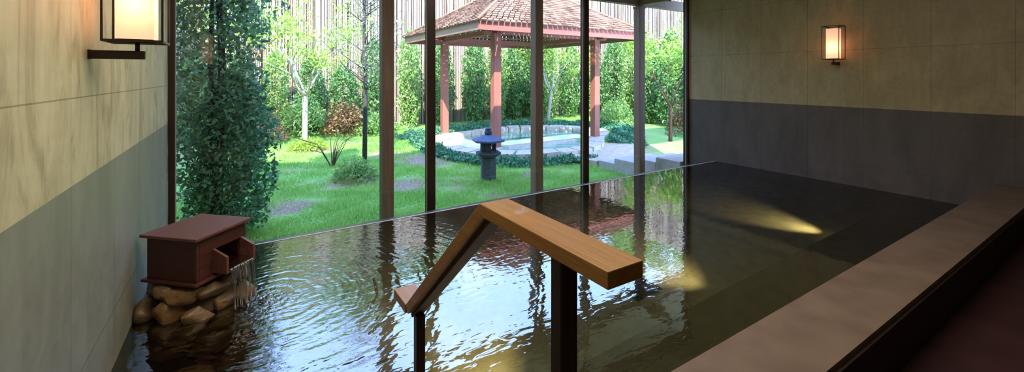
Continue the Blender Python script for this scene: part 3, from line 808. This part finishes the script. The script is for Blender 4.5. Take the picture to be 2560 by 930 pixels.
# little stake light in the lawn
sk = empty('garden_stake', (.33, 7.6, ground(.33, 7.6))); tag(sk, 'tiny dark stake standing in the lawn beside the ivy', 'stake')
MB().tube([(0, 0, -.05), (0, 0, .15)], .009, 8).build('rod', M['blackmetal'], sk)
MB().lathe([(.012, .15), (.022, .155), (.02, .19), (.005, .2)], 10).build('head', M['blackmetal'], sk)

# ------------------------------------------------------------------ wall lamps
def wall_lamp(x_wall, sgn, yc, zb, zt, label):
    """box lantern on an arm; sgn is the direction from the wall into the room"""
    o = empty('wall_lamp', (x_wall, yc, zb)); tag(o, label, 'wall lamp', 'box lamps on the walls')
    cx = sgn*.129; hs = .083; H_ = zt - zb; b_ = .0065
    f = MB()
    for sx_ in (-1, 1):
        for sy_ in (-1, 1):
            f.box((cx+sx_*(hs-b_/2)-b_/2, sy_*(hs-b_/2)-b_/2, 0), (cx+sx_*(hs-b_/2)+b_/2, sy_*(hs-b_/2)+b_/2, H_))
    for z in (0, H_-b_*1.2):
        for s1 in (-1, 1):
            f.box((cx-hs+b_, s1*(hs-b_/2)-b_/2, z), (cx+hs-b_, s1*(hs-b_/2)+b_/2, z+b_*1.2))
            f.box((cx+s1*(hs-b_/2)-b_/2, -hs+b_, z), (cx+s1*(hs-b_/2)+b_/2, hs-b_, z+b_*1.2))
    f.box((cx-hs+b_, -.008, 0), (cx+hs-b_, .008, .006))
    f.build('frame', M['blackmetal'], o)
    s_ = .052; sh = MB()
    z0, z1 = .012, H_-.03
    sh.add([(cx-s_, -s_, z0), (cx+s_, -s_, z0), (cx+s_, s_, z0), (cx-s_, s_, z0), (cx-s_, -s_, z1), (cx+s_, -s_, z1), (cx+s_, s_, z1), (cx-s_, s_, z1)],
           [(0,1,5,4), (1,2,6,5), (2,3,7,6), (3,0,4,7), (3,2,1,0)])
    sh.build('lamp_shade', M['shade'], o)
    MB().box((cx-.05, -.05, .006), (cx+.05, .05, .012)).build('shade_tray', M['blackmetal'], o)
    MB().tube([(cx, 0, -.028), (cx, 0, .006)], .007, 10).build('stem', M['blackmetal'], o)
    a0, a1 = sorted((sgn*.001, cx+sgn*.022))
    MB().box((a0, -.012, -.058), (a1, .012, -.028), bev=.002).build('arm', M['blackmetal'], o)
    a0, a1 = sorted((0.0, sgn*.006))
    MB().box((a0, -.0135, -.0595), (a1, .0135, -.0265), bev=.001).build('wall_plate', M['blackmetal'], o)
    l = bpy.data.lights.new('bulb', 'POINT'); l.energy = .62; l.shadow_soft_size = .018; l.color = (1, .74, .55)
    lo = bpy.data.objects.new('bulb', l); C.objects.link(lo); lo.parent = o; lo.location = (cx, 0, H_*.36)
    return o
wall_lamp(XL, 1, 2.03, 1.318, 1.70, 'black framed box wall lamp glowing on the pale wall above the spout box')
wall_lamp(XR, -1, 2.075, 1.381, 1.752, 'small black framed box wall lamp glowing on the far wall above the grey band')

# ------------------------------------------------------------------ spout box on stones
ang = math.atan2(.72, .69)
CB = Vector((-.185, 2.832, 0))
# local frame: x along the face (away), y' = outward normal (B) is -y local
def L2(a, b): return (a, -b)
sb = empty('water_spout_box', (CB.x, CB.y, .160), ang); tag(sb, 'dark red wooden spout box with an open chute, standing on stones over the bath', 'spout box')
hl = .172
MB().box((-hl+.004, -hl+.004, 0), (hl-.004, hl-.004, .014), bev=.002).build('base_board', M['cedar'], sb)
hb = .150
fbm = MB()
fbm.box((-hb, -hb, .014), (-hb+.018, hb, .224), bev=.001).box((hb-.018, -hb, .014), (hb, hb, .224), bev=.001)
fbm.box((-hb+.018, hb-.018, .014), (hb-.018, hb, .224))
# front face with opening where the chute sits (x from -.05 to .13)
c0, c1 = -.045, .115; zf0, zf1 = .040, .145
fbm.box((-hb+.018, -hb, .014), (c0, -hb+.018, .224)).box((c1, -hb, .014), (hb-.018, -hb+.018, .224))
fbm.box((c0, -hb, zf1), (c1, -hb+.018, .224)).box((c0, -hb, .014), (c1, -hb+.018, zf0))
fbm.build('body', M['cedar'], sb)
MB().box((-hl, -hl, .224), (hl, hl, .240), bev=.0025).build('lid', M['cedarlid'], sb)
ch = MB()
po = .085
for (xa, xb) in ((c0-.014, c0), (c1, c1+.014)):
    vs = [(xa, -hb, .026), (xb, -hb, .026), (xb, -hb-po, .026), (xa, -hb-po, .026), (xa, -hb, .148), (xb, -hb, .148), (xb, -hb-po, .112), (xa, -hb-po, .112)]
    ch.add(vs, [(0,1,2,3), (7,6,5,4), (0,4,5,1), (1,5,6,2), (2,6,7,3), (3,7,4,0)])
ch.box((c0, -hb-po, .026), (c1, -hb, .042))
ch.box((c0, -hb, .026), (c1, -hb+.12, .040))
cho = ch.build('chute', M['cedarlid'], sb)
# water running over the lip and falling in strands
wf = MB(); q = random.Random(9)
wf.box((c0+.004, -hb-po-.006, .0425), (c1-.004, -hb+.1, .049))
for k in range(15):
    x = c0 + .008 + (c1-c0-.016)*k/14; n_ = 7; pts = []; rad = []
    out = .012 + q.random()*.02
    for i in range(n_):
        u = i/(n_-1); pts.append((x + q.gauss(0, .0012), -hb-po-.004-out*u*1.3, .044 - .205*u*u - .0*u)); rad.append((.0045-.0022*u)*(.7+.6*q.random()))
    wf.tube(pts, rad, 6)
wo_ = wf.build('falling_water', M['splash']); wo_.location = sb.location; wo_.rotation_euler = (0, 0, ang)
tag(wo_, 'thin strands of water spilling from the wooden chute into the bath', 'water', kind='stuff')
dm = MB(); q = random.Random(19)
import bmesh
def ico(sub):
    bm = bmesh.new(); bmesh.ops.create_icosphere(bm, subdivisions=sub, radius=1)
    vs = [tuple(v.co) for v in bm.verts]; fs = [tuple(v.index for v in f.verts) for f in bm.faces]; bm.free(); return vs, fs
iv_, if_ = ico(1)
for k in range(70):
    a = q.random()*6.28; r_ = q.random()**.6*.10; s_ = .0015+.0025*q.random()
    c_ = (SP[0]+math.cos(a)*r_, SP[1]+math.sin(a)*r_, .003+.03*q.random()**2)
    dm.add([(c_[0]+x*s_, c_[1]+y*s_, c_[2]+z*s_) for x, y, z in iv_], if_, 0, True)
tag(dm.build('splash_drops', M['splash']), 'spray of tiny droplets where the spout water lands', 'splash', kind='stuff')

# stone plinth
pl = empty('stone_plinth', (CB.x, CB.y, -.66)); tag(pl, 'pile of rough brown stones rising from the bath under the spout box', 'stone plinth')
iv2, if2 = ico(3)
def rock(cx, cy, cz, rx, ry, rz, rot, seed):
    g_ = random.Random(seed); dirs = [Vector((g_.gauss(0, 1), g_.gauss(0, 1), g_.gauss(0, 1))).normalized() for _ in range(12)]
    lim = [.50+.28*g_.random() for _ in range(12)]
    vs = []
    for v in iv2:
        p_ = Vector(v)
        for d_, l_ in zip(dirs, lim):
            k = p_.dot(d_)
            if k > l_: p_ = p_ - d_*(k-l_)*.96
        p_ = p_*(1 + .03*math.sin(9*v[0]+seed)*math.sin(8*v[1]-seed))
        x, y, z = p_.x*rx, p_.y*ry, p_.z*rz
        X = cx + x*math.cos(rot) - y*math.sin(rot); Y = cy + x*math.sin(rot) + y*math.cos(rot)
        vs.append((max(X, XL+.002) - CB.x, Y - CB.y, cz + z + .66))
    m_ = MB(); m_.add(vs, if2, 0, True); m_.build('stone', M['stone'], pl)
q = random.Random(3); sid = 0
ca, sa = math.cos(ang), math.sin(ang)
for li, (zc, hr, nn_) in enumerate([(.108, .14, 9), (.012, .17, 9), (-.10, .21, 10), (-.25, .25, 10), (-.43, .28, 10), (-.60, .31, 10)]):
    for k in range(nn_):
        t = (k + .5*(li % 2) + .25*q.random())/nn_*2*math.pi
        # rounded square footprint
        c_, s_ = math.cos(t), math.sin(t); m_ = max(abs(c_), abs(s_))**.75
        lx, ly = hr*c_/m_, hr*s_/m_
        X, Y = CB.x + lx*ca - ly*sa, CB.y + lx*sa + ly*ca
        rx = .085+.04*q.random()+(.035 if li > 1 else 0); rz = .066+.012*q.random() + (.022 if li > 1 else 0)
        if X < XL+.03: X = XL+.03
        if Y > YE-.12: continue
        if li == 0: rz = .054
        rock(X, Y, zc + (q.random()-.5)*.012, rx, .06+.02*q.random(), rz, t+ang+math.pi/2+(q.random()-.5)*.4, sid); sid += 1
core = MB(); core.lathe([(.33, 0), (.26, .3), (.19, .6), (.14, .80)], 14); core.v = [(max(v[0], XL+.004-CB.x), v[1], v[2]) for v in core.v]
core.build('mortar_core', M['soil'], pl)

# ------------------------------------------------------------------ handrail
hr_ = empty('pool_handrail', (.6, .74, .244)); tag(hr_, 'honey coloured wooden handrail bending down into the bath on dark posts', 'handrail')
X0, X1 = .555 - .6, .648 - .6
def prof_bar(path, z_th, name, mat, xa, xb):
    """solid bar following a (y, z) polyline of its top, of perpendicular thickness z_th"""
    tops = [Vector(p_) for p_ in path]; bots = []
    for i, p_ in enumerate(tops):
        ds = []
        if i > 0: ds.append((tops[i]-tops[i-1]).normalized())
        if i < len(tops)-1: ds.append((tops[i+1]-tops[i]).normalized())
        n_ = sum((Vector((-d_.y, d_.x)) for d_ in ds), Vector((0, 0))).normalized()
        if n_.y < 0: n_.negate()
        k = 1/max(.5, abs(n_.dot(Vector((-ds[0].y, ds[0].x)))))
        bots.append(p_ - n_*z_th*k)
    m_ = MB(); n = len(tops); vs = [(x, q_.x-.74, q_.y-.244) for x in (xa, xb) for q_ in tops + bots]
    fs = []
    for i in range(n-1):
        fs += [(i, i+1, n+i+1, n+i), (2*n+i, 3*n+i, 3*n+i+1, 2*n+i+1), (i, 2*n+i, 2*n+i+1, i+1), (n+i, n+i+1, 3*n+i+1, 3*n+i)]
    fs += [(0, n, 3*n, 2*n), (n-1, 3*n-1, 4*n-1, 2*n-1)]
    m_.add(vs, fs); o = m_.build(name, mat, hr_)
    bv = o.modifiers.new('bevel', 'BEVEL'); bv.width = .0025; bv.segments = 2; bv.limit_method = 'ANGLE'
    return o
prof_bar([(.552, .85), (1.04, .85)], .034, 'top_rail', M['rail'], X0, X1)
prof_bar([(1.0405, .8495), (1.66, .292)], .036, 'sloping_rail', M['rail'], X0+.001, X1-.001)
prof_bar([(1.661, .2915), (1.81, .2915)], .036, 'lower_rail', M['rail'], X0, X1)
prof_bar([(1.03, .81), (1.66, .250)], .016, 'under_batten', M['railunder'], X0+.022, X1-.022)
prof_bar([(.60, .816), (1.02, .816)], .014, 'under_batten', M['railunder'], X0+.022, X1-.022)
MB().box((-.019-.004, .73-.74-.019, 0), (.019-.004, .73-.74+.019, .565), bev=.003).build('post', M['railpost'], hr_)
MB().box((.020, .73-.74-.012, 0), (.030, .73-.74+.012, .560), bev=.002).build('post_strip', M['railunder'], hr_)
MB().box((-.019, 1.62-.74-.018, -.78-.244), (.017, 1.62-.74+.018, .262-.244), bev=.003).build('post', M['railpost'], hr_)
MB().box((-.045, -.05, 0), (.045, .03, .006), bev=.001).build('foot_plate', M['steel'], hr_)

# ------------------------------------------------------------------ underwater lights, drain
for i, x in enumerate((1.15, 2.82, 4.38)):
    o = empty('pool_light', (x, 1.561, -.50))
    tag(o, ['round underwater light in the bench nearest the handrail', 'round underwater light in the middle of the bench', 'round underwater light in the bench towards the far wall'][i], 'pool light', 'underwater lights in the pool bench')
    m_ = MB(); prof = [(.055, 0), (.06, .004), (.058, .012), (.045, .014)]
    m_.lathe(prof, 24); m_.v = [(v[0], v[2], v[1]) for v in m_.v]; m_.build('ring', M['steel'], o)
    m_ = MB(); m_.lathe([(.042, .0145), (.04, .017)], 24); m_.v = [(v[0], v[2], v[1]) for v in m_.v]; m_.build('lens', M['poollamp'], o)
    l = bpy.data.lights.new('beam', 'SPOT'); l.energy = 19; l.spot_size = R(62); l.spot_blend = .9; l.color = (1, .78, .36); l.shadow_soft_size = .03
    lo = bpy.data.objects.new('beam', l); C.objects.link(lo); lo.parent = o; lo.location = (0, .03, 0)
    lo.rotation_euler = Vector((0, -1, .30)).to_track_quat('Z', 'Y').to_euler()
dr = empty('floor_drain', (2.45, 2.15, -.78)); tag(dr, 'square dark drain grille on the floor of the bath beyond the handrail', 'drain')
d_ = MB()
for k in range(9):
    d_.box((-.12+k*.0275, -.12, .004), (-.105+k*.0275, .12, .014))
for k in (-.12, -.005, .11): d_.box((-.12, k, .014), (.115, k+.01, .018))
d_.build('grille', M['blackmetal'], dr)
MB().box((-.13, -.13, 0), (.13, .13, .004)).build('frame', M['blackmetal'], dr)
